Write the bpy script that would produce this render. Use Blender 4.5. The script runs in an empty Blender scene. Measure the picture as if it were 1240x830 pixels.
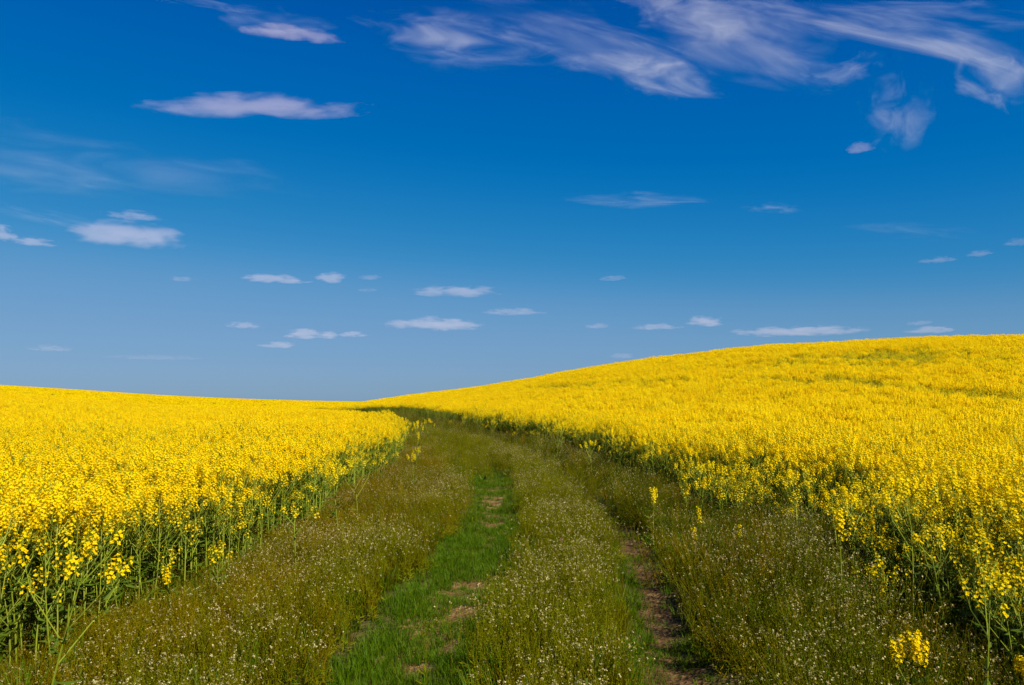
import bpy, math, random
import numpy as np
from mathutils import Vector

sc = bpy.context.scene
COL = sc.collection
rng = np.random.default_rng(7)
random.seed(7)
R = math.radians

# ------------------------------------------------------------------ camera
EYE = 1.8
FPX = 1240 * 28 / 36          # focal length in photo pixels
TILT = math.atan((485 - 415) / FPX)
cam = bpy.data.objects.new('camera', bpy.data.cameras.new('camera'))
COL.objects.link(cam)
cam.data.lens = 28
cam.data.sensor_width = 36
cam.data.clip_start = 0.05
cam.data.clip_end = 80000
cam.location = (0, 0, EYE)
cam.rotation_euler = (math.pi / 2 + TILT, 0, 0)
sc.camera = cam

# ------------------------------------------------------------------ light
EXPO = 0.66
SUN_EL, SUN_AZ = 45.0, 138.0     # azimuth clockwise from +Y (north): the sun stands right of and behind the camera
world = bpy.data.worlds.new('World')
sc.world = world
world.use_nodes = True
wt = world.node_tree
wt.nodes.clear()
sky = wt.nodes.new('ShaderNodeTexSky')
sky.sky_type = 'NISHITA'
sky.sun_disc = False
sky.sun_elevation = R(SUN_EL)
sky.sun_rotation = R(SUN_AZ)
sky.altitude = 300
sky.air_density = 1.0
sky.dust_density = 0.4
sky.ozone_density = 3.0
sep = wt.nodes.new('ShaderNodeSeparateColor')
comb = wt.nodes.new('ShaderNodeCombineColor')
wt.links.new(sky.outputs[0], sep.inputs[0])
# a clear, polarised sky: one response curve for each channel of the Nishita colour (in tenths)
SKY_CURVE = (((0, 0), (.155, 0), (.197, .010), (.255, .036), (.354, .118), (.612, .200), (1, .26)),
             ((0, 0), (.12, .048), (.179, .085), (.207, .111), (.263, .149), (.326, .193), (.409, .243), (.527, .310), (.69, .352), (1, .42)),
             ((0, 0), (.2, .27), (.329, .375), (.372, .418), (.448, .462), (.524, .497), (.603, .525), (.674, .560), (1, .62)))
for i, pts in enumerate(SKY_CURVE):
    d = wt.nodes.new('ShaderNodeMath'); d.operation = 'MULTIPLY'; d.inputs[1].default_value = 0.1
    fc = wt.nodes.new('ShaderNodeFloatCurve'); cv = fc.mapping.curves[0]
    for k, (x, y) in enumerate(pts):
        if k == 0: cv.points[0].location = (x, y)
        elif k == len(pts) - 1: cv.points[-1].location = (x, y)
        else: cv.points.new(x, y)
    fc.mapping.update()
    m = wt.nodes.new('ShaderNodeMath'); m.operation = 'MULTIPLY'; m.inputs[1].default_value = 10.0
    wt.links.new(sep.outputs[i], d.inputs[0]); wt.links.new(d.outputs[0], fc.inputs['Value'])
    wt.links.new(fc.outputs[0], m.inputs[0]); wt.links.new(m.outputs[0], comb.inputs[i])
bg = wt.nodes.new('ShaderNodeBackground')
bg.inputs['Strength'].default_value = 0.1 / 2 ** EXPO
wo = wt.nodes.new('ShaderNodeOutputWorld')
wt.links.new(comb.outputs[0], bg.inputs[0])
wt.links.new(bg.outputs[0], wo.inputs[0])

sl = bpy.data.lights.new('sun', 'SUN')
sl.energy = 5.0
sl.angle = R(0.53)
sl.color = (1.0, 0.95, 0.87)
sun = bpy.data.objects.new('sun', sl)
COL.objects.link(sun)
sd = Vector((math.sin(R(SUN_AZ)) * math.cos(R(SUN_EL)), math.cos(R(SUN_AZ)) * math.cos(R(SUN_EL)), math.sin(R(SUN_EL))))
sun.rotation_euler = sd.to_track_quat('Z', 'Y').to_euler()
sun.location = sd * 60

sc.view_settings.view_transform = 'Standard'
sc.view_settings.look = 'None'
sc.view_settings.exposure = EXPO
sc.view_settings.gamma = 1
sc.cycles.max_bounces = 8
sc.cycles.diffuse_bounces = 4
sc.cycles.transmission_bounces = 4
sc.cycles.transparent_max_bounces = 8
sc.cycles.volume_bounces = 3
sc.cycles.volume_step_rate = 0.7
sc.cycles.use_denoising = True

# ------------------------------------------------------------------ terrain
def smooth(a, b, x):
    t = np.clip((np.asarray(x, float) - a) / (b - a), 0, 1)
    return t * t * (3 - 2 * t)

def u_of(px):
    return (np.asarray(px, float) - 620) / FPX

# near swells: direction, height of the crop line in the picture at the crest, distance of the crest
_near = np.array([(-900, 468, 58), (-300, 472, 57), (0, 477, 56), (100, 485, 55), (200, 492, 54), (300, 496.5, 54), (360, 496, 64), (410, 491, 110),
                  (450, 485.5, 145), (500, 477.5, 135), (550, 472, 118), (600, 466, 100), (650, 457.5, 88), (700, 448, 79), (800, 432.5, 70), (900, 421, 65),
                  (1000, 415, 62), (1100, 411, 60), (1240, 406, 58), (1600, 398, 56), (2400, 390, 55)], float)
_nu, _nt, _nd = u_of(_near[:, 0]), (485 - _near[:, 1]) / FPX, _near[:, 2]
_far = np.array([(-900, 462), (-300, 463), (0, 467), (100, 473), (200, 479.5), (300, 483.8), (400, 486.3), (450, 487), (600, 488), (2400, 488)], float)
_fu, _ft = u_of(_far[:, 0]), (485 - _far[:, 1]) / FPX
CROP = 1.22
FAR_D = 270.0
_P = np.full(len(_nu), 0.0)
_uu = np.linspace(_nu[0], _nu[-1], 400)

def _soft(x, xs, ys):
    return (np.interp(x - 0.03, xs, ys) + np.interp(x, xs, ys) * 2 + np.interp(x + 0.03, xs, ys)) / 4

def _S(t, u):
    up = smooth(0.24, 1.0, t)
    down = 1 - 0.55 * (1 - np.exp(-np.square(np.maximum(t - 1, 0)) * 1.2))
    return np.where(t < 1, up, down)

_Pc = _nt * _nd + CROP - EYE
for _ in range(0, 12):       # scale each crest until the crop line over it stands where the photo has it
    for k in range(len(_nu)):
        yy = np.linspace(0.5, 1.3, 60) * _nd[k]
        el = (_Pc[k] * _S(yy / _nd[k], 0) + CROP - EYE + 0.0) / yy
        _Pc[k] += (_nt[k] - el.max()) * _nd[k] * 0.8 if _nt[k] > -0.011 else 0
_Pc = np.where(_nt < -0.0095, np.maximum(_Pc, 0.0), _Pc)

def lane_x(Y, side):
    yl = [0, 4.5, 5.5, 7, 8.5, 11, 14, 20, 24, 27, 31.5, 38, 50, 68, 87, 110, 150]
    el = [-3.05, -3.05, -3.03, -2.95, -2.78, -2.8, -3.1, -3.15, -3.35, -3.7, -4.8, -7.0, -11.0, -19.0, -60, -160, -260]
    yr = [0, 4.5, 5.5, 7, 8, 8.7, 9.8, 10.5, 11.2, 12.5, 14, 20, 24, 27, 31.5, 38, 50, 68, 87, 110, 150]
    er = [2.9, 2.95, 3.05, 3.2, 3.3, 3.75, 3.7, 3.05, 2.8, 2.9, 2.85, 2.35, 1.8, 1.2, 0.0, -1.6, -4.6, -9.0, -26, -110, -240]
    return np.interp(Y, yl, el) if side < 0 else np.interp(Y, yr, er)

def lane_c(Y):
    ys = [0, 4.5, 5.6, 8, 10.5, 14, 18.3, 23, 27, 29, 31.5, 38, 50, 68, 87, 110, 150]
    cx = [-0.25, -0.05, 0.04, 0.28, 0.45, 0.46, 0.20, -0.5, -1.2, -1.7, -2.4, -4.3, -7.8, -14, -43, -130, -250]
    return np.interp(Y, ys, cx)

def height(X, Y):
    X = np.asarray(X, float); Y = np.asarray(Y, float)
    Yc = np.maximum(Y, 4.0)
    u = np.clip(X / Yc, _nu[0], _nu[-1])
    P = _soft(u, _nu, _Pc); D = _soft(u, _nu, _nd)
    z = P * _S(Yc / D, u)
    left = 1 - smooth(-0.24, -0.16, u)
    t = Yc / D
    z = z - left * 1.6 * smooth(1.0, 1.9, t) * (1 - smooth(150, 260, Y))
    zf = (_soft(u, _fu, _ft) * FAR_D + EYE - 1.2)
    blend = smooth(130, FAR_D, Y)
    z = np.where(Y > 100, np.maximum(z * (1 - blend) + zf * blend, np.where(u > -0.2, z, -9)) * 1.0, z)
    z = z - smooth(FAR_D, 900, Y) * 6
    # the lane's own relief: two wheel ruts, a hump between them, verges
    s = X - lane_c(Y)
    near = 1 - smooth(60, 90, Y)
    z = z - near * 0.07 * np.exp(-np.square((s + 0.74) / 0.30)) - near * 0.11 * np.exp(-np.square((s - 1.06) / 0.24))
    z = z + near * 0.05 * np.exp(-np.square((s - 0.2) / 0.45)) + near * 0.06 * np.exp(-np.square((s - 2.0) / 0.5))
    z = z + 0.02 * np.sin(X * 1.7 + 0.8 * np.sin(Y * 0.9)) * np.cos(Y * 1.3 + X * 0.4)
    return z

def unproject(px, py, lift=0.0):
    """ground point under the photo pixel (px, py), at LIFT above the soil"""
    u = (px - 620) / FPX
    y = np.linspace(3.5, 200, 20000)
    # exact ray through the tilted camera
    v = (415 - py) / FPX
    dy = math.cos(TILT) - v * math.sin(TILT); dz = math.sin(TILT) + v * math.cos(TILT)
    X = u / dy * y; Z = EYE + dz / dy * y
    below = Z <= height(X, y) + lift
    k = int(np.argmax(below)) if below.any() else len(y) - 1
    return X[k], y[k]

# ------------------------------------------------------------------ materials
def new_mat(name):
    m = bpy.data.materials.new(name); m.use_nodes = True
    m.node_tree.nodes.clear()
    return m, m.node_tree.nodes, m.node_tree.links

def leafy(name, cols, trans=0.35, rough=0.6, spec=0.2, island=True, place=0.0, place_scale=1.0):
    """plant tissue: a colour ramp over random pieces, optional large patches, part of the light passes through"""
    m, n, l = new_mat(name)
    out = n.new('ShaderNodeOutputMaterial')
    ramp = n.new('ShaderNodeValToRGB')
    els = ramp.color_ramp.elements
    while len(els) < len(cols): els.new(0.5)
    for i, c in enumerate(cols):
        els[i].position = i / (len(cols) - 1) if len(cols) > 1 else 0
        els[i].color = (*c, 1)
    geo = n.new('ShaderNodeNewGeometry'); oi = n.new('ShaderNodeObjectInfo')
    mix = n.new('ShaderNodeMath'); mix.operation = 'MULTIPLY_ADD'
    mix.inputs[1].default_value = 0.6
    l.new(geo.outputs['Random Per Island'], mix.inputs[0])
    half = n.new('ShaderNodeMath'); half.operation = 'MULTIPLY'; half.inputs[1].default_value = 0.4
    l.new(oi.outputs['Random'], half.inputs[0]); l.new(half.outputs[0], mix.inputs[2])
    fac = mix.outputs[0]
    if place > 0:
        tex = n.new('ShaderNodeTexNoise'); tex.inputs['Scale'].default_value = place_scale
        tex.inputs['Detail'].default_value = 2
        l.new(geo.outputs['Position'], tex.inputs['Vector'])
        mr = n.new('ShaderNodeMapRange'); mr.inputs[1].default_value = 0.35; mr.inputs[2].default_value = 0.65
        l.new(tex.outputs[0], mr.inputs[0])
        mm = n.new('ShaderNodeMix'); mm.inputs[0].default_value = place
        l.new(fac, mm.inputs[2]); l.new(mr.outputs[0], mm.inputs[3])
        fac = mm.outputs[0]
    l.new(fac, ramp.inputs[0])
    pr = n.new('ShaderNodeBsdfPrincipled')
    pr.inputs['Roughness'].default_value = rough
    pr.inputs['Specular IOR Level'].default_value = spec
    l.new(ramp.outputs[0], pr.inputs['Base Color'])
    if trans > 0:
        tr = n.new('ShaderNodeBsdfTranslucent'); l.new(ramp.outputs[0], tr.inputs[0])
        mx = n.new('ShaderNodeMixShader'); mx.inputs[0].default_value = trans
        l.new(pr.outputs[0], mx.inputs[1]); l.new(tr.outputs[0], mx.inputs[2])
        l.new(mx.outputs[0], out.inputs[0])
    else:
        l.new(pr.outputs[0], out.inputs[0])
    return m

M_PETAL = leafy('rapeseed petals', [(0.89, 0.54, 0.001), (0.93, 0.68, 0.002), (0.95, 0.75, 0.003)], trans=0.48, rough=0.7, spec=0.05)
M_STEM = leafy('rapeseed stems', [(0.15, 0.19, 0.010), (0.25, 0.29, 0.018), (0.36, 0.39, 0.055)], trans=0.15, spec=0.1)
M_LEAF = leafy('rapeseed leaves', [(0.045, 0.08, 0.004), (0.075, 0.12, 0.007), (0.11, 0.15, 0.016)], trans=0.3, spec=0.1)
M_BUD = leafy('rapeseed buds', [(0.35, 0.38, 0.01), (0.55, 0.50, 0.01)], trans=0.2)
M_WEED = leafy('weed stems, brown', [(0.15, 0.088, 0.001), (0.19, 0.128, 0.001), (0.165, 0.138, 0.001), (0.11, 0.112, 0.001)], trans=0.3, spec=0.04, place=0.5, place_scale=0.8)
M_WEEDG = leafy('weed stems, olive', [(0.14, 0.105, 0.001), (0.14, 0.135, 0.001), (0.17, 0.165, 0.002), (0.09, 0.105, 0.001)], trans=0.3, spec=0.04, place=0.45, place_scale=0.9)
M_WEEDD = leafy('weed stems, dark green', [(0.075, 0.072, 0.001), (0.08, 0.092, 0.001), (0.11, 0.12, 0.002), (0.055, 0.08, 0.001)], trans=0.3, spec=0.04, place=0.45, place_scale=0.9)  # right verge: its shade is put into this darker green
M_WHITE = leafy('weed blossoms', [(0.22, 0.16, 0.04), (0.36, 0.29, 0.10), (0.58, 0.50, 0.27)], trans=0.25, spec=0.1)
M_GRASS = leafy('grass blades', [(0.026, 0.072, 0.001), (0.058, 0.12, 0.001), (0.095, 0.16, 0.002), (0.125, 0.15, 0.004)], trans=0.35, rough=0.55, spec=0.08)
M_DRY = leafy('grass blades, olive', [(0.06, 0.060, 0.001), (0.11, 0.085, 0.001), (0.15, 0.11, 0.002)], trans=0.3, spec=0.04, place=0.4)
M_PINK = leafy('clover blossom', [(0.35, 0.06, 0.13), (0.45, 0.10, 0.2)], trans=0.2)

def soil(name, a, b, c, scale):
    m, n, l = new_mat(name)
    out = n.new('ShaderNodeOutputMaterial'); pr = n.new('ShaderNodeBsdfPrincipled')
    pr.inputs['Roughness'].default_value = 0.95; pr.inputs['Specular IOR Level'].default_value = 0.1
    geo = n.new('ShaderNodeNewGeometry')
    t1 = n.new('ShaderNodeTexNoise'); t1.inputs['Scale'].default_value = scale; t1.inputs['Detail'].default_value = 8; t1.inputs['Roughness'].default_value = 0.65
    t2 = n.new('ShaderNodeTexVoronoi'); t2.inputs['Scale'].default_value = 26
    l.new(geo.outputs['Position'], t1.inputs[0]); l.new(geo.outputs['Position'], t2.inputs[0])
    r = n.new('ShaderNodeValToRGB'); e = r.color_ramp.elements
    e[0].position = 0.3; e[0].color = (*a, 1); e[1].position = 0.7; e[1].color = (*c, 1)
    q = e.new(0.5); q.color = (*b, 1)
    l.new(t1.outputs[0], r.inputs[0]); l.new(r.outputs[0], pr.inputs['Base Color'])
    bp = n.new('ShaderNodeBump'); bp.inputs['Strength'].default_value = 0.9; bp.inputs['Distance'].default_value = 0.03
    ad = n.new('ShaderNodeMath'); ad.operation = 'ADD'
    l.new(t1.outputs[0], ad.inputs[0]); l.new(t2.outputs[0], ad.inputs[1]); l.new(ad.outputs[0], bp.inputs['Height'])
    l.new(bp.outputs[0], pr.inputs['Normal']); l.new(pr.outputs[0], out.inputs[0])
    return m

M_SOIL = soil('field soil', (0.035, 0.030, 0.006), (0.06, 0.048, 0.010), (0.09, 0.068, 0.018), 3)
M_DIRT = soil('dry rut earth', (0.075, 0.040, 0.010), (0.15, 0.085, 0.026), (0.27, 0.17, 0.062), 6)

# ------------------------------------------------------------------ mesh collector
class MB:
    def __init__(self): self.v = []; self.f = []; self.m = []
    def quad(self, pts, mi=0):
        k = len(self.v); self.v.extend(tuple(p) for p in pts); self.f.append(tuple(range(k, k + len(pts)))); self.m.append(mi)
    def tube(self, pts, r0, r1, mi=0, n=3):
        base = len(self.v); N = len(pts)
        for i, p in enumerate(pts):
            p = Vector(p); d = (Vector(pts[min(i + 1, N - 1)]) - Vector(pts[max(i - 1, 0)])).normalized()
            a = d.orthogonal().normalized(); b = d.cross(a); r = r0 + (r1 - r0) * i / max(1, N - 1)
            for k in range(n):
                q = 2 * math.pi * k / n
                self.v.append(tuple(p + (a * math.cos(q) + b * math.sin(q)) * r))
        for i in range(N - 1):
            for k in range(n):
                self.f.append((base + i * n + k, base + i * n + (k + 1) % n, base + (i + 1) * n + (k + 1) % n, base + (i + 1) * n + k)); self.m.append(mi)
    def kite(self, p, d, side, ln, w, mi, fold=0.15):
        """one petal or leaf: four corners from p along d"""
        up = d.cross(side)
        self.quad((p, p + d * ln * 0.55 + side * w * 0.5 + up * fold * ln * 0.3, p + d * ln, p + d * ln * 0.55 - side * w * 0.5 + up * fold * ln * 0.3), mi)
    def add(self, other, loc, rz, s=1.0, tilt=(0, 0)):
        k = len(self.v); c, sn = math.cos(rz) * s, math.sin(rz) * s
        self.v.extend((x * c - y * sn + loc[0] + z * tilt[0], x * sn + y * c + loc[1] + z * tilt[1], z * s + loc[2]) for x, y, z in other.v)
        self.f.extend(tuple(i + k for i in f) for f in other.f); self.m.extend(other.m)
    def mesh(self, name, mats, smooth_=False):
        me = bpy.data.meshes.new(name); me.from_pydata(self.v, [], self.f)
        for m in mats: me.materials.append(m)
        me.polygons.foreach_set('material_index', self.m)
        me.update()
        return me

U = random.uniform
def rdir():
    while True:
        v = Vector((U(-1, 1), U(-1, 1), U(-1, 1)))
        if 0.05 < v.length < 1: return v.normalized()

RAPE = [M_STEM, M_LEAF, M_PETAL, M_BUD]

def flower(mb, c, nrm, size):
    a = (nrm.orthogonal()).normalized(); b = nrm.cross(a); q = U(0, 6.28)
    for k in range(4):
        t = q + k * math.pi / 2
        d = (a * math.cos(t) + b * math.sin(t) + nrm * U(0.05, 0.5)).normalized()
        s = nrm.cross(d).normalized()
        mb.kite(c, d, s, size * U(0.85, 1.1), size * 0.85, 2)

def raceme(mb, tip, d, n, ln, rad, detail=2):
    """flower head: buds on top, open flowers round the axis below"""
    for k in range(5 if detail == 2 else 2):
        o = rdir() * rad * 0.3
        p = tip + o + d * U(-0.005, 0.012)
        if detail == 2:
            s = rdir(); mb.kite(p, (d + s * 0.4).normalized(), d.cross(s).normalized(), 0.009, 0.006, 3)
    ax = d.orthogonal().normalized(); bx = d.cross(ax)
    if detail == 2: mb.tube([tip - d * ln, tip - d * ln * 0.5, tip], 0.0018, 0.0012, 0, 3)
    for k in range(n):
        t = (k + U(0, 1)) / n
        ang = k * 2.4 + U(-0.4, 0.4)
        out = ax * math.cos(ang) + bx * math.sin(ang)
        r = rad * (0.35 + 0.75 * math.sqrt(t)) * U(0.75, 1.15)
        p = tip - d * (ln * t) + out * r
        nrm = (out * U(0.4, 1.0) + d * (1.0 - 0.55 * t) + rdir() * 0.25).normalized()
        if detail == 2:
            flower(mb, p, nrm, U(0.0105, 0.0135))
            q = tip - d * min(ln, ln * t + 0.012); w_ = d.cross(out).normalized() * 0.0007     # flower stalk
            mb.quad((q - w_, q + w_, p + w_, p - w_), 0)
        else:
            a = nrm.orthogonal().normalized(); b = nrm.cross(a); s = 0.0108 if detail == 1 else 0.03
            mb.quad((p + a * s, p + b * s, p - a * s, p - b * s), 2)

def pods(mb, top, d, n, ln):
    ax = d.orthogonal().normalized(); bx = d.cross(ax)
    for k in range(n):
        ang = k * 2.4; out = ax * math.cos(ang) + bx * math.sin(ang)
        p = top - d * ln * (k + U(0, 1)) / n
        e = p + out * U(0.025, 0.04) + d * U(0.02, 0.045)
        s = (d.cross(out)).normalized() * 0.0016
        mb.quad((p - s, p + s, e + s * 0.4, e - s * 0.4), 0)

def plant_parts(H, nb, low=0.5, detail=2, nf=18, heads_scale=1.0):
    """one rapeseed plant: (stem mesh, foliage mesh, [flower head meshes])"""
    st, fo, heads = MB(), MB(), []
    lean = Vector((U(-0.07, 0.07), U(-0.07, 0.07), 0)); w = U(0, 6.28)
    def ax(t): return Vector((lean.x * t * t * H + 0.012 * math.sin(w + t * 4), lean.y * t * t * H + 0.012 * math.cos(w + t * 3), H * t))
    N = 7 if detail == 2 else 3
    st.tube([ax(i / N) for i in range(N + 1)], 0.0054 * U(0.75, 1.2), 0.0021, 0, 4 if detail == 2 else 3)
    tips = [(ax(1.0), Vector((lean.x, lean.y, 1)).normalized(), 1.0)]
    for k in range(nb):
        t = low + (0.93 - low) * (k + U(0.1, 0.9)) / nb
        a = k * 2.4 + U(-0.5, 0.5); o = Vector((math.cos(a), math.sin(a), 0))
        p = ax(t); L = H * (1.0 - t) * U(0.75, 1.0) + 0.02
        e = p + o * L * U(0.35, 0.6) + Vector((0, 0, L * 0.88))
        mid = p.lerp(e, 0.5) + o * L * 0.08
        st.tube([p, mid, e], 0.0032, 0.0016, 0, 3)
        tips.append((e, (e - mid).normalized(), U(0.65, 0.95)))
        if detail == 2:   # bract leaf at the fork
            fo.kite(p, (o + Vector((0, 0, U(0.2, 0.9)))).normalized(), Vector((-o.y, o.x, 0)), U(0.05, 0.10), U(0.014, 0.024), 1)
    for tip, d, s in tips:
        hd = MB()
        raceme(hd, tip, d, max(4, int(nf * s * U(0.75, 1.2))), U(0.09, 0.16) * s * heads_scale, 0.021 * (0.8 + 0.3 * s), detail)
        heads.append(hd)
        if detail == 2: pods(st, tip - d * 0.12 * s * heads_scale, d, 7, 0.11 * s)
    nl = 14 if detail == 2 else 3
    for k in range(nl):
        t = U(0.06, 0.72); a = U(0, 6.28); o = Vector((math.cos(a), math.sin(a), U(-0.1, 0.8))).normalized()
        side = o.cross(Vector((0, 0, 1))).normalized()
        ln = U(0.07, 0.16) * (1.2 - 0.7 * t); p = ax(t); mid = p + o * ln * 0.5
        fo.kite(mid - o * ln * 0.5, o, side, ln, ln * U(0.2, 0.38), 1, fold=0.3)
    return st, fo, heads

def whole(parts):
    mb = MB(); st, fo, hs = parts
    for p in [st, fo] + hs: mb.add(p, (0, 0, 0), 0)
    return mb

SRC = []
def source(name, mb, mats):
    """a plant mesh that the scatter of a mass uses; it is not placed in the scene by itself"""
    o = bpy.data.objects.new(name, mb.mesh(name, mats)); SRC.append(o)
    return o

# ------------------------------------------------------------------ scatter of uncountable plants
def scatter(name, label, cat, pts, rot, scl, idx, sources):
    N = len(pts)
    me = bpy.data.meshes.new(name); me.vertices.add(N)
    me.vertices.foreach_set('co', np.asarray(pts, np.float32).ravel())
    for an, ty, dat, fld in (('rot', 'FLOAT_VECTOR', rot, 'vector'), ('scl', 'FLOAT_VECTOR', scl, 'vector'), ('idx', 'INT', idx, 'value')):
        at = me.attributes.new(an, ty, 'POINT')
        at.data.foreach_set(fld, np.ascontiguousarray(dat, np.int32 if ty == 'INT' else np.float32).ravel())
    o = bpy.data.objects.new(name, me); COL.objects.link(o)
    o['label'] = label; o['category'] = cat; o['kind'] = 'stuff'
    g = bpy.data.node_groups.new(name, 'GeometryNodeTree')
    g.interface.new_socket('Geometry', in_out='INPUT', socket_type='NodeSocketGeometry')
    g.interface.new_socket('Geometry', in_out='OUTPUT', socket_type='NodeSocketGeometry')
    gi = g.nodes.new('NodeGroupInput'); go = g.nodes.new('NodeGroupOutput')
    iop = g.nodes.new('GeometryNodeInstanceOnPoints')
    g2i = g.nodes.new('GeometryNodeGeometryToInstance')
    for s in reversed(sources):      # a multi-input socket lists its links newest first
        n = g.nodes.new('GeometryNodeObjectInfo'); n.inputs['Object'].default_value = s; n.inputs['As Instance'].default_value = False
        g.links.new(n.outputs['Geometry'], g2i.inputs[0])
    def attr(nm, ty):
        n = g.nodes.new('GeometryNodeInputNamedAttribute'); n.data_type = ty; n.inputs['Name'].default_value = nm
        return n.outputs['Attribute']
    g.links.new(gi.outputs[0], iop.inputs['Points']); g.links.new(g2i.outputs[0], iop.inputs['Instance'])
    iop.inputs['Pick Instance'].default_value = True
    g.links.new(attr('idx', 'INT'), iop.inputs['Instance Index'])
    g.links.new(attr('rot', 'FLOAT_VECTOR'), iop.inputs['Rotation'])
    g.links.new(attr('scl', 'FLOAT_VECTOR'), iop.inputs['Scale'])
    g.links.new(iop.outputs[0], go.inputs[0])
    md = o.modifiers.new('scatter', 'NODES'); md.node_group = g
    return o

def vnoise(X, Y, s, seed=0):
    """smooth value noise in -1..1"""
    r = np.random.default_rng(seed).random((256, 256))
    x = np.asarray(X) / s + 1000.3; y = np.asarray(Y) / s + 1000.7
    i = np.floor(x).astype(int); j = np.floor(y).astype(int); fx = x - i; fy = y - j
    fx = fx * fx * (3 - 2 * fx); fy = fy * fy * (3 - 2 * fy)
    def q(a, b): return r[a % 256, b % 256]
    return 2 * ((q(i, j) * (1 - fx) + q(i + 1, j) * fx) * (1 - fy) + (q(i, j + 1) * (1 - fx) + q(i + 1, j + 1) * fx) * fy) - 1

def lane_edges(Y):
    w = 0.14 * vnoise(Y, Y * 0 + 3, 1.1, 3) + 0.10 * vnoise(Y, Y * 0 + 9, 0.4, 4)
    v = 0.16 * vnoise(Y, Y * 0 + 5, 1.3, 5) + 0.12 * vnoise(Y, Y * 0 + 7, 0.4, 6)
    return lane_x(Y, -1) + w, lane_x(Y, 1) + v

def lane_depth(X, Y):
    """how far a point stands inside the crop, negative in the lane"""
    el, er = lane_edges(Y)
    return np.where(X < (el + er) / 2, el - X, X - er)

def grid(x0, x1, y0, y1, d, jit=0.5):
    xs = np.arange(x0, x1, d); ys = np.arange(y0, y1, d)
    X, Y = np.meshgrid(xs, ys); X = X.ravel(); Y = Y.ravel()
    return X + rng.uniform(-jit, jit, X.size) * d, Y + rng.uniform(-jit, jit, X.size) * d

def inview(X, Y, m=3.0): return np.abs(X) < 0.72 * np.maximum(Y, 0) + m

def slope_rot(X, Y, rz):
    e = 0.8
    gx = (height(X + e, Y) - height(X - e, Y)) / (2 * e); gy = (height(X, Y + e) - height(X, Y - e)) / (2 * e)
    # rotation Rz first, then tilt: euler XYZ applies X, Y, Z in that order, so bring the slope into the turned frame
    c, s = np.cos(rz), np.sin(rz)
    lx = gx * c + gy * s; ly = -gx * s + gy * c
    return np.stack([np.arctan(ly), -np.arctan(lx), rz], 1)

# ------------------------------------------------------------------ ground
def axis(lo, hi, fine_lo, fine_hi, step, grow=1.12):
    a = list(np.arange(fine_lo, fine_hi + step / 2, step)); d = step
    x = a[-1]
    while x < hi: d *= grow; x += d; a.append(x)
    d = step; x = a[0]; pre = []
    while x > lo: d *= grow; x -= d; pre.append(x)
    return np.array(pre[::-1] + a)

gx = axis(-4000, 4000, -6, 6, 0.11, 1.09); gy = axis(-60, 6000, 2.5, 34, 0.13, 1.035)
GX, GY = np.meshgrid(gx, gy)
GZ = height(GX, GY)
rough = (1 - smooth(25, 45, GY)) * (np.abs(GX) < 7)
GZ = GZ + rough * (0.012 * vnoise(GX, GY, 0.25, 21) + 0.018 * vnoise(GX, GY, 0.6, 22))
me = bpy.data.meshes.new('ground')
nx, ny = len(gx), len(gy)
ii = (np.arange(ny - 1)[:, None] * nx + np.arange(nx - 1)[None]).ravel()
me.from_pydata(np.stack([GX.ravel(), GY.ravel(), GZ.ravel()], 1).tolist(), [], np.stack([ii, ii + 1, ii + nx + 1, ii + nx], 1).tolist())
me.polygons.foreach_set('use_smooth', [True] * len(me.polygons))
me.materials.append(M_SOIL)
ground = bpy.data.objects.new('ground', me); COL.objects.link(ground)
ground['kind'] = 'structure'; ground['label'] = 'dark soil of the rolling field below crop and weeds'; ground['category'] = 'ground'

def gz(X, Y):
    """height of the ground sheet with its small roughness"""
    X = np.asarray(X, float); Y = np.asarray(Y, float)
    r = (1 - smooth(25, 45, Y)) * (np.abs(X) < 7)
    return height(X, Y) + r * (0.012 * vnoise(X, Y, 0.25, 21) + 0.018 * vnoise(X, Y, 0.6, 22))

M_SHADEDIRT = soil('shaded rut earth', (0.045, 0.023, 0.007), (0.10, 0.055, 0.018), (0.19, 0.115, 0.045), 6)  # right rut: shade of the verge weeds put into the earth colour

def rut(off, half, label, y1=36, seed=0, mat=M_DIRT):
    ys = np.arange(2.6, y1, 0.08); ts = np.linspace(-1, 1, 9)
    vs = []
    for y in ys:
        c = float(lane_c(y)) + off
        wl = half * (1 + 0.35 * float(vnoise(y, 1.0, 0.7, 31 + seed))); wr = half * (1 + 0.35 * float(vnoise(y, 5.0, 0.7, 32 + seed)))
        for t in ts:
            vs.append((c + (wl if t < 0 else wr) * t, y))
    vs = np.array(vs); z = gz(vs[:, 0], vs[:, 1]) + np.tile(np.array([-0.02, 0.004, 0.008, 0.01, 0.01, 0.01, 0.008, 0.004, -0.02]), len(ys))
    z = z + 0.008 * vnoise(vs[:, 0], vs[:, 1], 0.12, 40)
    n = len(ts); fs = [(i * n + k, i * n + k + 1, (i + 1) * n + k + 1, (i + 1) * n + k) for i in range(len(ys) - 1) for k in range(n - 1)]
    me = bpy.data.meshes.new('wheel_rut'); me.from_pydata(np.column_stack([vs, z]).tolist(), [], fs); me.materials.append(mat)
    me.polygons.foreach_set('use_smooth', [True] * len(me.polygons))
    o = bpy.data.objects.new('wheel_rut_path', me); COL.objects.link(o)
    o['kind'] = 'structure'; o['label'] = label; o['category'] = 'wheel rut'
rut(-0.74, 0.34, 'wheel rut mostly grown over with short green grass, bare patches of pale earth', seed=0)
rut(1.06, 0.22, 'bare brown wheel rut in the shade of the overhanging weeds', seed=7, mat=M_SHADEDIRT)

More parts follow.
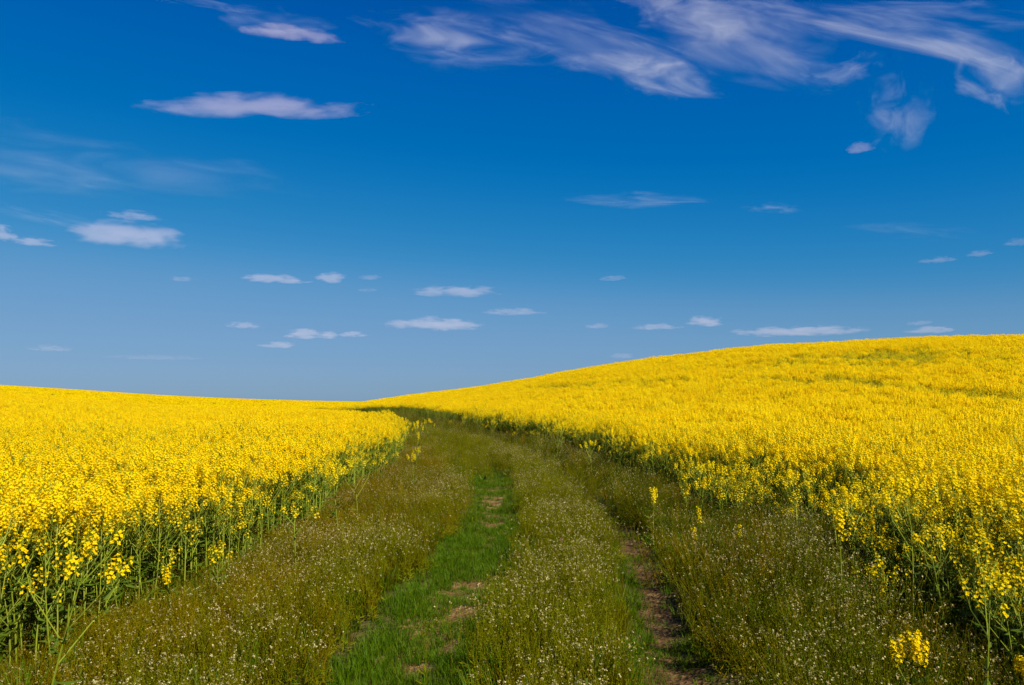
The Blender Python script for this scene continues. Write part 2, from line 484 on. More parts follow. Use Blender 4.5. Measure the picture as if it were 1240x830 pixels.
# ------------------------------------------------------------------ the crop
NV = 9
full = [plant_parts(U(1.1, 1.3), random.randint(6, 8), low=U(0.38, 0.54), nf=28) for _ in range(NV)]
short = [plant_parts(U(0.62, 0.95), random.randint(5, 7), low=U(0.35, 0.5), nf=12, heads_scale=0.8) for _ in range(6)]
full += short
NF = len(full)
full_src = [source('rapeseed_plant_source', whole(p), RAPE) for p in full]

def patch(size, count, H, nb, detail, nf, sparse=1.0):
    proto = [whole(plant_parts(U(*H), random.randint(*nb), low=0.6, detail=detail, nf=nf)) for _ in range(7)]
    mb = MB()
    for k in range(count):
        mb.add(random.choice(proto), (U(-.5, .5) * size, U(-.5, .5) * size, U(-0.03, 0.0)), U(0, 6.28), U(0.9, 1.08))
    return mb

mid_src = [source('rapeseed_patch_source', patch(0.75, 22, (1.12, 1.3), (6, 8), 1, 23), RAPE) for _ in range(5)]
green_src = [source('rapeseed_patch_source', patch(0.75, 16, (1.0, 1.2), (4, 5), 1, 8), RAPE) for _ in range(2)]

def canopy_patch(size, per_m2, q):
    mb = MB()
    for k in range(int(per_m2 * size * size)):
        x, y = U(-.5, .5) * size, U(-.5, .5) * size; z = 1.22 - abs(random.gauss(0, 0.1)) + 0.03
        nrm = (rdir() + Vector((0, 0, 0.9))).normalized(); a = nrm.orthogonal().normalized() * q; b = nrm.cross(a) * 1.0
        p = Vector((x, y, z)); mb.quad((p + a, p + b, p - a, p - b), 2)
        if k % 5 == 0:
            e = Vector((U(-0.02, 0.02), U(-0.02, 0.02), -U(0.3, 1.1))); s = Vector((q * 0.25, 0, 0))
            mb.quad((p - s, p + s, p + e + s, p + e - s), 0)
        if k % 4 == 0:
            d = rdir(); mb.kite(Vector((x, y, z - U(0.2, 0.9))), d, d.orthogonal().normalized(), 0.2, 0.08, 1)
    return mb
far_src = [source('rapeseed_far_source', canopy_patch(2.2, 210, 0.042), RAPE) for _ in range(3)]
dist_src = [source('rapeseed_distant_source', canopy_patch(5.0, 60, 0.075), RAPE) for _ in range(3)]

# near plants, one by one
X, Y = grid(-20, 15, 1.6, 42, 0.155)
X2, Y2 = grid(-6, 6, 2.5, 20, 0.19)      # the edge rows stand thicker
d2 = lane_depth(X2, Y2); k2 = (d2 > -0.05) & (d2 < 0.75) & (X2 < 0)
X = np.concatenate([X, X2[k2]]); Y = np.concatenate([Y, Y2[k2]])
dep = lane_depth(X, Y)
keep = (dep > -1.0) & ((Y < 17) | (dep < 1.1)) & inview(X, Y, 2.5) & (rng.random(X.size) < np.where(dep < 0, np.where(X > 0, 0.16, 0.07) * np.exp(dep / 0.4), np.where(dep < 0.35, 0.9, 1.0)))
NX, NY, ND = X[keep], Y[keep], dep[keep]
nz = gz(NX, NY)
hs = 1.0 + 0.07 * vnoise(NX, NY, 1.6, 11) + rng.normal(0, 0.05, NX.size) - 0.20 * np.exp(-np.abs(ND) / 0.3) * rng.random(NX.size)
nrot = np.stack([rng.normal(0, 0.05, NX.size), rng.normal(0, 0.05, NX.size), rng.uniform(0, 6.28, NX.size)], 1)
# plants at the very edge lean a little into the lane
nrot[:, 1] *= 1
nidx = rng.integers(0, NV, NX.size)
pshort = np.where(NX > 0, np.where(NY < 12, 0.9 * np.exp(-np.square(np.maximum(ND, 0) / 0.85)), 0.5 * np.exp(-np.maximum(ND, 0) / 0.35)), np.where(NY < 13, 0.5, 0.6) * np.exp(-np.maximum(ND, 0) / 0.35))
nidx = np.where(rng.random(NX.size) < pshort, NV + rng.integers(0, 6, NX.size), nidx)

# the ones that show largest become things of their own
vis = (np.abs(NX) < 0.655 * NY + 0.15) & (ND < 0.95) & (NY > 3.0)
order = np.argsort(np.where(vis, np.hypot(NX, NY) + ND * 3.0, 1e9))
lids = [i for i in order if vis[i] and NX[i] < 0][:134]
rids = [i for i in order if vis[i] and NX[i] > 0][:134]
single = np.zeros(NX.size, bool); single[lids + rids] = True

def part_meshes(parts):
    st, fo, hs_ = parts
    return (st.mesh('stem', RAPE), fo.mesh('foliage', RAPE), [h.mesh('flower_head', RAPE) for h in hs_])

def place_plant(pm, loc, rot, s, label, group=None):
    o = bpy.data.objects.new('rapeseed_plant', None); COL.objects.link(o)
    o.empty_display_size = 0.1
    o.location = loc; o.rotation_euler = rot; o.scale = s
    o['label'] = label; o['category'] = 'rapeseed plant'
    if group: o['group'] = group
    for nm, meshes in (('stem', [pm[0]]), ('foliage', [pm[1]]), ('flower_head', pm[2])):
        for me_ in meshes:
            c = bpy.data.objects.new(nm, me_); COL.objects.link(c); c.parent = o
    return o
full_pm = [part_meshes(p) for p in full]
for ids, lab, grp in ((lids, 'tall yellow rapeseed plant in the front rows of the left crop edge', 'rapeseed plants along the left crop edge'),
                      (rids, 'tall yellow rapeseed plant in the front rows of the right crop edge', 'rapeseed plants along the right crop edge')):
    for i in ids:
        place_plant(full_pm[nidx[i]], (NX[i], NY[i], nz[i] - 0.01), nrot[i], (1, 1, hs[i]), lab, grp)

# patches further out, down to sheets of blossom at the far ridge
def path_px(pts, lift):
    return np.array([unproject(px, py, lift) for px, py in pts])
tram = path_px([(925, 460), (985, 462), (1020, 457), (1060, 462), (1085, 467), (1120, 469), (1180, 478), (1235, 480)], 1.15)
tram2 = path_px([(640, 470), (700, 466), (760, 463), (830, 461)], 1.15)
def dist_to(path, X, Y):
    d = np.full(X.shape, 1e9)
    for (x0, y0), (x1, y1) in zip(path[:-1], path[1:]):
        L2 = (x1 - x0) ** 2 + (y1 - y0) ** 2
        t = np.clip(((X - x0) * (x1 - x0) + (Y - y0) * (y1 - y0)) / L2, 0, 1)
        d = np.minimum(d, np.hypot(X - x0 - t * (x1 - x0), Y - y0 - t * (y1 - y0)))
    return d
gp = np.array(unproject(1068, 431, 1.15)); gp2 = np.array(unproject(960, 433, 1.15))

X, Y = grid(-70, 78, 16.6, 92, 0.68, 0.35)
dep = lane_depth(X, Y)
keep = (dep > np.where(Y < 42, 0.95, 0.28)) & ((Y > 17) | (dep > 0)) & inview(X, Y, 4)
X, Y, dep = X[keep], Y[keep], dep[keep]
dt = np.minimum(dist_to(tram, X, Y), dist_to(tram2, X, Y) + 0.25)
cut = dt < 0.30 + 0.45 * vnoise(X, Y, 2.5, 51)
gm = np.exp(-np.square((X - gp[0]) / 6.0) - np.square((Y - gp[1]) / 5.0)) > rng.random(X.size) * 0.9 + 0.1
mi = rng.integers(0, 5, X.size)
mi = np.where(gm | (dt < 0.8), 5 + rng.integers(0, 2, X.size), mi)
mh = 1.0 + 0.06 * vnoise(X, Y, 1.8, 12) + 0.05 * vnoise(X, Y, 6, 13) - 0.08 * np.exp(-dep / 0.4)
BX, BY, BI, BH = X[~cut], Y[~cut], mi[~cut], mh[~cut]

X, Y = grid(-90, 90, 92, 170, 2.0, 0.3)
dep = lane_depth(X, Y); keep = (dep > 0.8) & inview(X, Y, 6)
CX, CY = X[keep], Y[keep]
X, Y = grid(-330, 130, 170, 420, 4.5, 0.3)
keep = inview(X, Y, 20) & (X < 0.25 * Y)
DX, DY = X[keep], Y[keep]
# dark tramline in the far field
keep = ~((np.abs(CY - 130 - 0.15 * CX) < 1.2) & (CX < -20))
CX, CY = CX[keep], CY[keep]

m = ~single
allsrc = full_src + mid_src + green_src + far_src + dist_src
o1, o2, o3, o4 = 0, NF, NF + 7, NF + 10
PX = np.concatenate([NX[m], BX, CX, DX]); PY = np.concatenate([NY[m], BY, CY, DY])
PZ = np.concatenate([nz[m] - 0.01, height(BX, BY) - 0.01, height(CX, CY), height(DX, DY)])
PI = np.concatenate([nidx[m] + o1, BI + o2, rng.integers(0, 3, CX.size) + o3, rng.integers(0, 3, DX.size) + o4])
rz = rng.uniform(0, 6.28, PX.size)
PR = slope_rot(PX, PY, rz); PR[:m.sum()] = nrot[m]
one = np.ones(PX.size); PH = np.concatenate([hs[m], BH, 1 + 0.04 * vnoise(CX, CY, 7, 14), 1 + 0.04 * vnoise(DX, DY, 14, 15)])
scatter('rapeseed_crop', 'bright yellow flowering rapeseed field rolling over both rises to the skyline', 'rapeseed field',
        np.stack([PX, PY, PZ], 1), PR, np.stack([one, one, PH], 1), PI, allsrc)

# ------------------------------------------------------------------ lone plants in the lane
LONE = []
def lone(px, Yd, top_py, label, nb=4, nf=20, low=0.5, lean=(0, 0)):
    x = (px - 620) / FPX * Yd
    z0 = float(gz(x, Yd)); top = EYE - (top_py - 485) / FPX * Yd
    H = max(0.3, top - z0); LONE.append((x, Yd, H))
    p = plant_parts(H, nb, low=low, nf=int(nf * 1.5), heads_scale=1.5)
    place_plant(part_meshes(p), (x, Yd, z0 - 0.005), (lean[0], lean[1], U(0, 6.28)), (1, 1, 1), label)
for a in [
    (503, 15.0, 548, 'lone yellow rapeseed plant standing in brown weeds near the left crop corner', 3, 22, 0.72),
    (505, 19.5, 523, 'small yellow rapeseed plant behind the lone one, near the left crop corner', 2, 16, 0.8),
    (790, 10.2, 588, 'slim yellow rapeseed spike in the right weeds, closest to the bare rut', 3, 24, 0.6),
    (829, 11.0, 583, 'slender rapeseed spike just before the dark right crop edge', 2, 20, 0.7),
    (848, 10.6, 577, 'taller double rapeseed spike touching the bulge of the right crop', 4, 22, 0.6),
    (868, 10.4, 588, 'rapeseed plant with small heads beside the double spike', 3, 14, 0.6),
    (845, 9.6, 612, 'low rapeseed plant with one round head below the double spike', 1, 22, 0.7),
    (838, 8.9, 636, 'short rapeseed plant with a small head deep in the right weeds', 1, 16, 0.7),
    (890, 8.8, 632, 'low rapeseed plant with two close heads under the right crop bulge', 2, 20, 0.75),
    (1009, 5.9, 612, 'tall lone rapeseed plant on a long bare stem before the right crop', 4, 20, 0.78),
    (1062, 6.5, 697, 'short rapeseed plant with one bright head right of the tall lone one', 1, 18, 0.75),
    (1043, 6.3, 714, 'tiny rapeseed plant with a single pale head near the tall lone one', 1, 8, 0.8),
    (1092, 4.5, 755, 'nearest rapeseed plant with big flower heads at the bottom right', 7, 30, 0.2),
    (1128, 6.1, 720, 'bushy rapeseed plant with orange heads above the nearest one', 3, 22, 0.6),
    (1197, 5.6, 729, 'rapeseed plant with a bright round head near the right frame edge', 2, 22, 0.6),
    (1216, 5.5, 727, 'rapeseed plant with drooping heads closest to the right frame edge', 4, 20, 0.6),
    (1228, 4.5, 788, 'large headed rapeseed plant in the bottom right corner', 4, 30, 0.5),
    (214, 6.9, 680, 'low rapeseed plant leaning out of the left crop into brown weeds', 2, 20, 0.7),
    (7, 5.25, 742, 'low rapeseed plant with one bright head in the bottom left corner', 1, 22, 0.75),
]:
    lone(*a[:4], *a[4:])

# ------------------------------------------------------------------ weeds and grass
WM = [M_WEED, M_WHITE, M_WEEDG]
def weed(H, nb, mi, white=1.0, n=4):
    mb = MB(); lean = Vector((U(-.16, .16), U(-.16, .16), 0))
    def ax(t): return Vector((lean.x * H * t * t, lean.y * H * t * t, H * t))
    def sprig(a, b, r):
        mb.tube([a, a.lerp(b, 0.55) + rdir() * 0.008, b], r, r * 0.6, mi, 3)
        L = (b - a).length
        for k in range(int(L / 0.022)):
            t = U(0.2, 0.95); d = (rdir() + Vector((0, 0, 0.3))).normalized(); p = a.lerp(b, t) + d * U(0.006, 0.014)
            mb.kite(p, d, d.orthogonal().normalized(), 0.009, 0.007, mi)
        if random.random() < white:
            for k in range(n):
                p = b + rdir() * 0.0062; q = (rdir() + Vector((0, 0, 1.2))).normalized(); s = q.orthogonal().normalized() * 0.0046; w = q.cross(s)
                mb.quad((p + s, p + w, p - s, p - w), 1)
    sprig(ax(0), ax(1), 0.0016)
    for k in range(nb):
        t = U(0.35, 0.85); a = U(0, 6.28); p = ax(t); L = H * (1 - t) * U(0.6, 1.0) + 0.05
        sprig(p, p + Vector((math.cos(a) * 0.45, math.sin(a) * 0.45, 0.85)) * L, 0.0012)
    for k in range(4):
        a = U(0, 6.28); d = Vector((math.cos(a), math.sin(a), U(0.1, 0.7))).normalized()
        mb.kite(ax(U(0, 0.3)), d, d.cross(Vector((0, 0, 1))).normalized(), U(0.05, 0.09), 0.014, mi)
    return mb
def weed_tuft(mi, H, count, size, white, n=4):
    mb = MB()
    for k in range(count):
        mb.add(weed(U(*H), random.randint(2, 4), mi, white, n), (random.gauss(0, size), random.gauss(0, size), 0), U(0, 6.28))
    return mb
def rosette():
    """broad dock-like leaves"""
    mb = MB()
    for k in range(9):
        a = k * 2.4 + U(-0.3, 0.3); o = Vector((math.cos(a), math.sin(a), U(0.7, 1.8))).normalized(); sd_ = o.cross(Vector((0, 0, 1))).normalized()
        mb.kite(Vector((0, 0, 0.01)), o, sd_, U(0.16, 0.30), U(0.035, 0.06), 0, 0.3)
    return mb
def blades(count, H, r, w, mi=0):
    mb = MB()
    for k in range(count):
        a = U(0, 6.28); o = Vector((math.cos(a), math.sin(a), 0)); p = o * r * math.sqrt(U(0, 1)); p = Vector((p.x * U(.6, 1), p.y * U(.6, 1), 0))
        h = U(*H); bend = U(0.1, 0.7) * h; s = Vector((-o.y, o.x, 0)).lerp(o, U(-.5, .5)).normalized() * w
        q = p + o * bend * 0.35 + Vector((0, 0, h * 0.6)); e = p + o * bend + Vector((0, 0, h))
        mb.quad((p - s, p + s, q + s * 0.8, q - s * 0.8), mi); mb.quad((q - s * 0.8, q + s * 0.8, e), mi)
    return mb

brown_src = [source('weed_source', weed_tuft(0, (0.26, 0.42), 4, 0.05, 0.75 if k < 4 else 0.12), WM) for k in range(8)]
olive_src = [source('weed_source', weed_tuft(2, (0.24, 0.40), 4, 0.05, 0.75 if k < 4 else 0.12), WM) for k in range(8)]
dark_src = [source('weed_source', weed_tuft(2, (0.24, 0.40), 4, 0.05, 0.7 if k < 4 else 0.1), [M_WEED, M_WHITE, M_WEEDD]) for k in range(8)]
tall_src = [source('weed_source', weed_tuft(0, (0.5, 0.68), 1, 0.0, 1.0), [M_WEEDG, M_WHITE, M_WEEDG]) for _ in range(3)]
leaf_src = [source('weed_source', rosette(), [M_LEAF]) for _ in range(3)]
grass_src = [source('grass_source', blades(34, (0.03, 0.09), 0.06, 0.002), [M_GRASS]) for _ in range(5)]
long_src = [source('grass_source', blades(18, (0.14, 0.30), 0.06, 0.003), [M_GRASS]) for _ in range(3)]
dry_src = [source('grass_source', blades(22, (0.08, 0.22), 0.07, 0.0026), [M_DRY]) for _ in range(4)]

def lane_points(d, y0, y1):
    X, Y = grid(-32, 4.6, y0, y1, d)
    el, er = lane_edges(Y)
    k = (X > el - 0.5) & (X < er + 0.5) & inview(X, Y, 1.5)
    return X[k], Y[k]

def put(name, label, cat, X, Y, srcs, s0, s1, hmul=None, tilt=0.1, leanx=None, pick=None):
    n = X.size
    rot = np.stack([rng.normal(0, tilt, n), rng.normal(0, tilt, n), rng.uniform(0, 6.28, n)], 1)
    if leanx is not None:   # lean sideways in world space: keep the turn small so that the tilt stays along X
        rot[:, 2] = rng.uniform(-0.6, 0.6, n); rot[:, 1] += leanx
    s = rng.uniform(s0, s1, n); h = s * (1 if hmul is None else hmul)
    scatter(name, label, cat, np.stack([X, Y, gz(X, Y) - 0.005], 1), rot, np.stack([s, s, h], 1), rng.integers(0, len(srcs), n) if pick is None else pick, srcs)

def profile(s):
    """share of tall weeds across the lane: none in the left rut and the right rut"""
    left = 1 - smooth(-1.52, -1.15, s); mid = smooth(-0.35, 0.02, s) * (1 - smooth(0.62, 0.84, s)); right = smooth(1.28, 1.5, s)
    return left, mid, right

def weeds_all():
    A = [lane_points(0.105, 3.2, 13), lane_points(0.135, 13, 26), lane_points(0.2, 26, 48), lane_points(0.35, 48, 95)]
    X = np.concatenate([a[0] for a in A]); Y = np.concatenate([a[1] for a in A])
    s = X - lane_c(Y); wob = 0.22 * vnoise(X, Y, 0.8, 61) + 0.13 * vnoise(X, Y, 0.3, 62)
    far = smooth(16, 26, Y)
    L, C, Rr = profile(s + wob)
    # the far part of the lane closes up: weeds stand over the ruts too
    g = vnoise(X, Y, 0.7, 63)
    r = rng.random(X.size)
    h = 1.0 + 0.22 * vnoise(X, Y, 1.3, 64) + 0.22 * vnoise(X, Y, 0.45, 65) + rng.normal(0, 0.10, X.size)
    for lx, ly, lh in LONE:      # a short plant stands where the weeds are low
        if lh < 0.75: h *= 1 - (0.6 if lh < 0.6 else 0.25) * np.exp(-np.square((X - lx) / 0.28) - np.square((Y - ly + 0.2) / 0.5))
    bumps = np.where(Y > 26, 1.15, 1.0)
    dens = np.clip(0.85 + 0.45 * g, 0.25, 1)
    kl = (r < L * dens); km = (r < C * dens) & ~kl; kr = (r < Rr * dens) & ~kl & ~km
    kf = (~kl & ~km & ~kr) & (r < far * 0.45)
    km |= kf
    edge = kl & (s + wob > -1.75) & (rng.random(X.size) < 0.75)      # greener beside the rut
    kl &= ~edge; km |= edge
    def choose(k):
        rich = vnoise(X[k], Y[k], 0.9, 66) + 0.5 * vnoise(X[k], Y[k], 0.35, 67) + rng.normal(0, 0.25, k.sum()) > -0.05
        p = rng.integers(0, 4, k.sum()) + np.where(rich, 0, 4); r2 = rng.random(k.sum())
        return np.where(r2 < 0.002, 8 + rng.integers(0, 3, k.sum()), np.where(r2 < 0.022, 11 + rng.integers(0, 3, k.sum()), p))
    ext = tall_src + leaf_src
    d_edge = np.minimum(np.abs(lane_edges(Y)[0] - X), np.abs(lane_edges(Y)[1] - X))
    h = h * (0.62 + 0.38 * smooth(0.0, 0.55, d_edge))      # lower beside the crop so its stems show
    put('white_flowered_weeds', 'brownish weeds dotted with tiny white flowers on the left verge', 'weeds', X[kl], Y[kl], brown_src + ext, 0.85, 1.15, (h * bumps)[kl], pick=choose(kl))
    put('white_flowered_weeds', 'olive strip of small white flowered weeds between and beside the wheel ruts', 'weeds', X[km], Y[km], olive_src + ext, 0.85, 1.15, (h * bumps * 1.15)[km], pick=choose(km))
    sr = s[kr]
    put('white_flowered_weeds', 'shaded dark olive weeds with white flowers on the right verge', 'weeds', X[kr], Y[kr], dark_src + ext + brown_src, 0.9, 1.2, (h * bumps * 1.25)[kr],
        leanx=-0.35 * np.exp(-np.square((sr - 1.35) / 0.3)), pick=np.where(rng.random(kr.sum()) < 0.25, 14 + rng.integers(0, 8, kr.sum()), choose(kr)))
weeds_all()

def grass_all():
    A = [lane_points(0.06, 3.2, 12), lane_points(0.085, 12, 22), lane_points(0.15, 22, 45)]
    X = np.concatenate([a[0] for a in A]); Y = np.concatenate([a[1] for a in A])
    s = X - lane_c(Y) + 0.1 * vnoise(X, Y, 0.5, 71)
    L, C, Rr = profile(s)
    inleft = np.exp(-np.square((s + 0.74) / 0.50)); inright = np.exp(-np.square((s - 1.06) / 0.26))
    bare = vnoise(X * 0.45, Y, 0.42, 72) + 0.5 * vnoise(X, Y, 0.2, 73)
    r = rng.random(X.size)
    core_l = np.exp(-np.square((s + 0.70) / 0.2))
    kg = (r < inleft * 1.3) & ~((bare > 0.62) & (core_l > 0.3))
    green_r = vnoise(X, Y, 1.4, 74)
    kr = (np.abs(s - 1.02) < 0.34) & (r < np.clip(0.6 * (green_r > 0.2) + 0.5 * (s < 0.97) + 0.10, 0, 1)) & ~kg
    k = kg | kr
    put('grass', 'short bright green grass in and beside the wheel ruts', 'grass', X[k], Y[k], grass_src, 0.8, 1.3, 0.85 + 0.35 * vnoise(X[k], Y[k], 0.4, 75), 0.15)
    ku = ~k & ((L + C + Rr) > 0.5) & (r < 0.5)
    put('undergrowth_grass', 'olive grass growing thickly under the white flowered weeds', 'grass', X[ku], Y[ku], dry_src + long_src, 0.9, 1.3, None, 0.15,
        pick=np.where(rng.random(ku.sum()) < 0.75, rng.integers(0, 4, ku.sum()), 4 + rng.integers(0, 3, ku.sum())))
grass_all()

# one pink clover head in the middle strip
cx_, cy_ = unproject(680, 664, 0.3)
root = bpy.data.objects.new('clover_flower', None); COL.objects.link(root)
root.location = (cx_, cy_, float(gz(cx_, cy_))); root['label'] = 'single pink clover blossom among the weeds of the middle strip'; root['category'] = 'flower'
mb = MB(); mb.tube([(0, 0, 0), (0.01, 0, 0.18), (0.0, 0.01, 0.36)], 0.0016, 0.0012); c = bpy.data.objects.new('stem', mb.mesh('stem', [M_STEM])); COL.objects.link(c); c.parent = root
mb = MB()
for k in range(60):
    d = rdir(); mb.kite(Vector((0, 0.01, 0.365)) + d * 0.004, d, d.orthogonal().normalized(), 0.012, 0.004, 0)
c = bpy.data.objects.new('flower_head', mb.mesh('flower_head', [M_PINK])); COL.objects.link(c); c.parent = root

# ------------------------------------------------------------------ clouds: lit vapour, kilometres away
def cloud_mat(tau, depth, sx, sy, sz, wisp, soft, bias, seed, shear):
    m, n, l = new_mat('cloud vapour')
    out = n.new('ShaderNodeOutputMaterial'); tc = n.new('ShaderNodeTexCoord')
    def math_(op, a, b=None, c=None):
        q = n.new('ShaderNodeMath'); q.operation = op
        for i, v in enumerate((a, b, c)):
            if v is None: continue
            if isinstance(v, (int, float)): q.inputs[i].default_value = v
            else: l.new(v, q.inputs[i])
        return q.outputs[0]
    sp = n.new('ShaderNodeSeparateXYZ'); l.new(tc.outputs['Object'], sp.inputs[0])
    x, y, z = sp.outputs
    zz = z if wisp else math_('MULTIPLY', z, math_('MULTIPLY_ADD', math_('LESS_THAN', z, 0.0), 0.9, 1.0))     # flat base
    r2 = math_('ADD', math_('ADD', math_('MULTIPLY', x, x), math_('MULTIPLY', math_('MULTIPLY', y, y), 0.5)), math_('MULTIPLY', zz, zz))
    xs = math_('MULTIPLY_ADD', z, shear, x)
    cb = n.new('ShaderNodeCombineXYZ')
    l.new(math_('MULTIPLY_ADD', xs, sx, seed * 3.7), cb.inputs[0]); l.new(math_('MULTIPLY_ADD', y, sy, seed * 1.3), cb.inputs[1]); l.new(math_('MULTIPLY_ADD', z, sz, seed * 2.1), cb.inputs[2])
    def noise(scale, detail, rough, dist):
        tx = n.new('ShaderNodeTexNoise'); tx.inputs['Scale'].default_value = scale; tx.inputs['Detail'].default_value = detail
        tx.inputs['Roughness'].default_value = rough; tx.inputs['Distortion'].default_value = dist
        l.new(cb.outputs[0], tx.inputs['Vector']); return tx.outputs[0]
    amp = 4.2 if wisp else 3.0
    nz_ = noise(1.0, 8 if wisp else 6, 0.64 if wisp else 0.58, 0.55 if wisp else 0.15)
    f = math_('ADD', math_('SUBTRACT', 1.0, r2), math_('MULTIPLY_ADD', nz_, amp, -0.5 * amp - bias))
    f = math_('MINIMUM', f, math_('MULTIPLY', math_('SUBTRACT', 1.0, r2), 3.0))
    mr = n.new('ShaderNodeMapRange'); mr.interpolation_type = 'SMOOTHSTEP'
    mr.inputs[1].default_value = 0.0; mr.inputs[2].default_value = soft
    mr.inputs[3].default_value = 0.0; mr.inputs[4].default_value = tau * (0.9 if wisp else 0.42) / depth
    l.new(f, mr.inputs[0])
    vs = n.new('ShaderNodeVolumeScatter'); vs.inputs['Color'].default_value = (0.995, 0.94, 0.95, 1) if wisp else (0.90, 0.70, 0.73, 1)
    vs.inputs['Anisotropy'].default_value = -0.15
    l.new(mr.outputs[0], vs.inputs['Density']); l.new(vs.outputs[0], out.inputs['Volume'])
    return m

import bmesh
def cloud(px, py, w, h, tau, label, group=None, wisp=False, ang=0, alt=1300, soft=0.7, bias=0.15, shear=0.0):
    u = (px - 620) / FPX; v = (415 - py) / FPX
    d = Vector((u, math.cos(TILT) - v * math.sin(TILT), math.sin(TILT) + v * math.cos(TILT))); ln = d.length; d.normalize()
    dist = min(alt / max(d.z, 0.01), 20000.0 if wisp else 14000.0)
    sx = w / FPX / ln * dist * 0.62; sz = h / FPX / ln * dist * 0.66; sy = sz * (1.3 if wisp else 1.5)
    bm = bmesh.new(); bmesh.ops.create_icosphere(bm, subdivisions=3, radius=1.0)
    if not wisp:
        for q in bm.verts:
            if q.co.z < 0: q.co.z *= 0.67
    me = bpy.data.meshes.new('cloud'); bm.to_mesh(me); bm.free()
    k = cloud.n = cloud.n + 1
    asp = max(1.0, w / h)
    if wisp: m = cloud_mat(tau, sy * 1.4, 1.7, 0.25, 1.6, True, soft, bias, k, shear)
    else: m = cloud_mat(tau, sy * 1.4, 0.85 * asp ** 0.6, 0.3, 1.7, False, soft, bias, k, shear)
    me.materials.append(m)
    o = bpy.data.objects.new('cloud', me); COL.objects.link(o)
    o.location = Vector((0, 0, EYE)) + d * dist
    o.rotation_mode = 'YXZ'
    az = math.atan2(d.x, d.y)
    from mathutils import Matrix
    o.rotation_mode = 'QUATERNION'
    o.rotation_quaternion = (Matrix.Rotation(-az, 3, 'Z') @ Matrix.Rotation(math.asin(d.z) * (1.0 if wisp else 0.6), 3, 'X') @ Matrix.Rotation(R(ang), 3, 'Y')).to_quaternion()
    o.scale = (sx, sy, sz)
    o['label'] = label; o['category'] = 'cloud'
    if group: o['group'] = group
    return o
cloud.n = 0
G1, G2 = 'high wispy clouds', 'small flat clouds low in the sky'
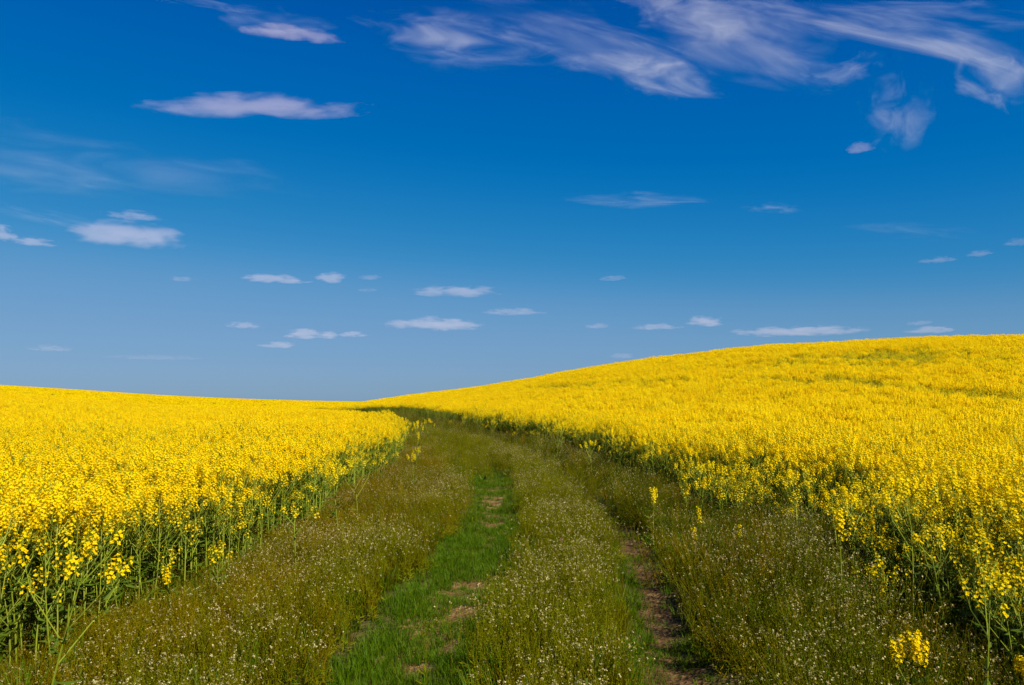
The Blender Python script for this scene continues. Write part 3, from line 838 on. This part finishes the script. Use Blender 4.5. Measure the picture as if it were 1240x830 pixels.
for a in [
    # px, py, w, h, optical depth, label
    (572, 52, 270, 62, 1.3, 'bright spindle of wispy cloud at the left end of the high streaks', G1, True, 5),
    (690, 42, 340, 70, 0.55, 'thin veil of cloud stretched across the top middle', G1, True, 18),
    (848, 14, 210, 66, 1.2, 'brighter ridge of wispy cloud cut by the top edge', G1, True, 18),
    (785, 86, 190, 52, 1.2, 'wispy cloud hanging lowest under the middle of the veil', G1, True, 15),
    (925, 55, 280, 78, 0.6, 'ragged faint end of the veil right of the middle', G1, True, 18),
    (1015, 86, 90, 38, 0.45, 'small ragged tuft at the right tip of the veil', G1, True, 0),
    (1110, 46, 390, 52, 1.2, 'long cloud streak slanting down to the right edge of the sky', G1, True, 24),
    (1080, 12, 280, 40, 0.6, 'fainter streak above the long slanting one', G1, True, 16),
    (1212, 92, 110, 66, 1.0, 'thick lower end of the slanting streak at the right edge', G1, True, 32),
    (1087, 136, 82, 78, 0.5, 'square ragged wisp hanging under the slanting streak', G1, True, -8),
    (1041, 181, 34, 15, 0.5, 'tiny cloud puff just below the square ragged wisp', G1, False),
    (335, 28, 150, 34, 0.30, 'faint veil lying over the small upper left cloud', G1, True, 0),
    (352, 43, 112, 20, 0.9, 'small flat cloud below the faint veil at upper left', G1, False),
    (235, 0, 150, 16, 0.35, 'faint wisp cut by the top edge at upper left', G1, True, 0),
    (320, 133, 245, 33, 0.9, 'long flat double humped cloud alone in the upper left sky', None, False, -5),
    (770, 243, 160, 20, 0.35, 'thin straight cirrus streak in the middle of the sky', None, True, 3, 3900),
    (935, 253, 70, 14, 0.30, 'short cirrus streak right of the middle one', None, True, 8, 3000),
    (1100, 280, 140, 20, 0.14, 'very faint cirrus streak in the right half', None, True, 8, 3000),
    (60, 263, 190, 18, 0.22, 'pale slanting cirrus streak at the left edge', None, True, 8, 3000),
    (120, 205, 440, 80, 0.28, 'broad pale haze streak high on the left side', None, True, 0, 3000),
    (158, 290, 118, 38, 1.0, 'round topped cloud, thickest of the low ones on the left', G2, False),
    (160, 262, 68, 13, 0.6, 'thin cloud bar right above the round topped cloud', G2, False),
    (2, 285, 30, 22, 0.8, 'cloud puff cut by the left edge of the sky', G2, False),
    (38, 294, 52, 13, 0.7, 'flat little cloud between the left edge and round topped cloud', G2, False),
    (330, 339, 82, 13, 0.8, 'narrow bar cloud left of a rounder little puff', G2, False),
    (400, 338, 38, 16, 0.75, 'rounder little puff right of the narrow bar cloud', G2, False),
    (448, 337, 26, 8, 0.3, 'faint speck of cloud right of the rounder puff', G2, False),
    (445, 352, 24, 7, 0.2, 'fainter speck of cloud under the other speck', G2, False),
    (222, 339, 30, 8, 0.35, 'faint short cloud under the round topped cloud', G2, False),
    (555, 355, 102, 17, 0.75, 'flat cloud with a long tail in the low middle sky', G2, False),
    (527, 395, 104, 20, 1.0, 'bright flat bottomed cloud closest above the dip of the field', G2, False),
    (623, 379, 68, 11, 0.55, 'thin broken cloud right of the bright flat bottomed one', G2, False),
    (376, 407, 62, 15, 0.9, 'flat cloud in the middle of a low row of three', G2, False),
    (428, 406, 32, 9, 0.65, 'small cloud at the right end of the low row of three', G2, False),
    (338, 419, 46, 9, 0.65, 'small low cloud under the row of three', G2, False),
    (294, 395, 36, 10, 0.55, 'small faint cloud at the left end of the low row of three', G2, False),
    (795, 397, 58, 9, 0.6, 'thin bar of cloud left of the bright oval puff', G2, False),
    (723, 396, 28, 8, 0.4, 'faint speck of cloud left of the thin bar', G2, False),
    (855, 391, 42, 17, 1.0, 'bright oval puff over the slope of the hill', G2, False),
    (970, 403, 136, 15, 1.0, 'longest bar of cloud resting just above the hill crest', G2, False),
    (893, 402, 18, 6, 0.35, 'tiny speck between oval puff and long bar cloud', G2, False),
    (1127, 401, 56, 10, 0.75, 'bar cloud touching the hill crest on the right', G2, False),
    (1114, 392, 26, 8, 0.35, 'faint cap above the bar cloud on the right', G2, False),
    (752, 432, 34, 8, 0.3, 'faint pink cloud lowest over the hill slope', G2, False),
    (743, 338, 32, 8, 0.3, 'faint lone speck of cloud over the middle of the sky', G2, False),
    (1134, 316, 40, 9, 0.4, 'thin cloud speck left of its twin at the right', G2, False),
    (1187, 308, 30, 9, 0.35, 'thin cloud speck right of its twin at the right', G2, False),
    (1232, 295, 30, 12, 0.35, 'faint cloud cut by the right edge of the sky', G2, False),
    (58, 423, 46, 9, 0.3, 'faint pink cloud low over the left horizon', G2, False),
    (190, 434, 110, 7, 0.16, 'barely visible pink streak low on the left', G2, False),
]:
    kw = dict(zip(('group', 'wisp', 'ang', 'alt'), a[6:]))
    if kw.get('wisp'):
        kw.setdefault('alt', 7500); kw['soft'] = 2.4; kw['bias'] = 0.25
    cloud(*a[:6], **kw)
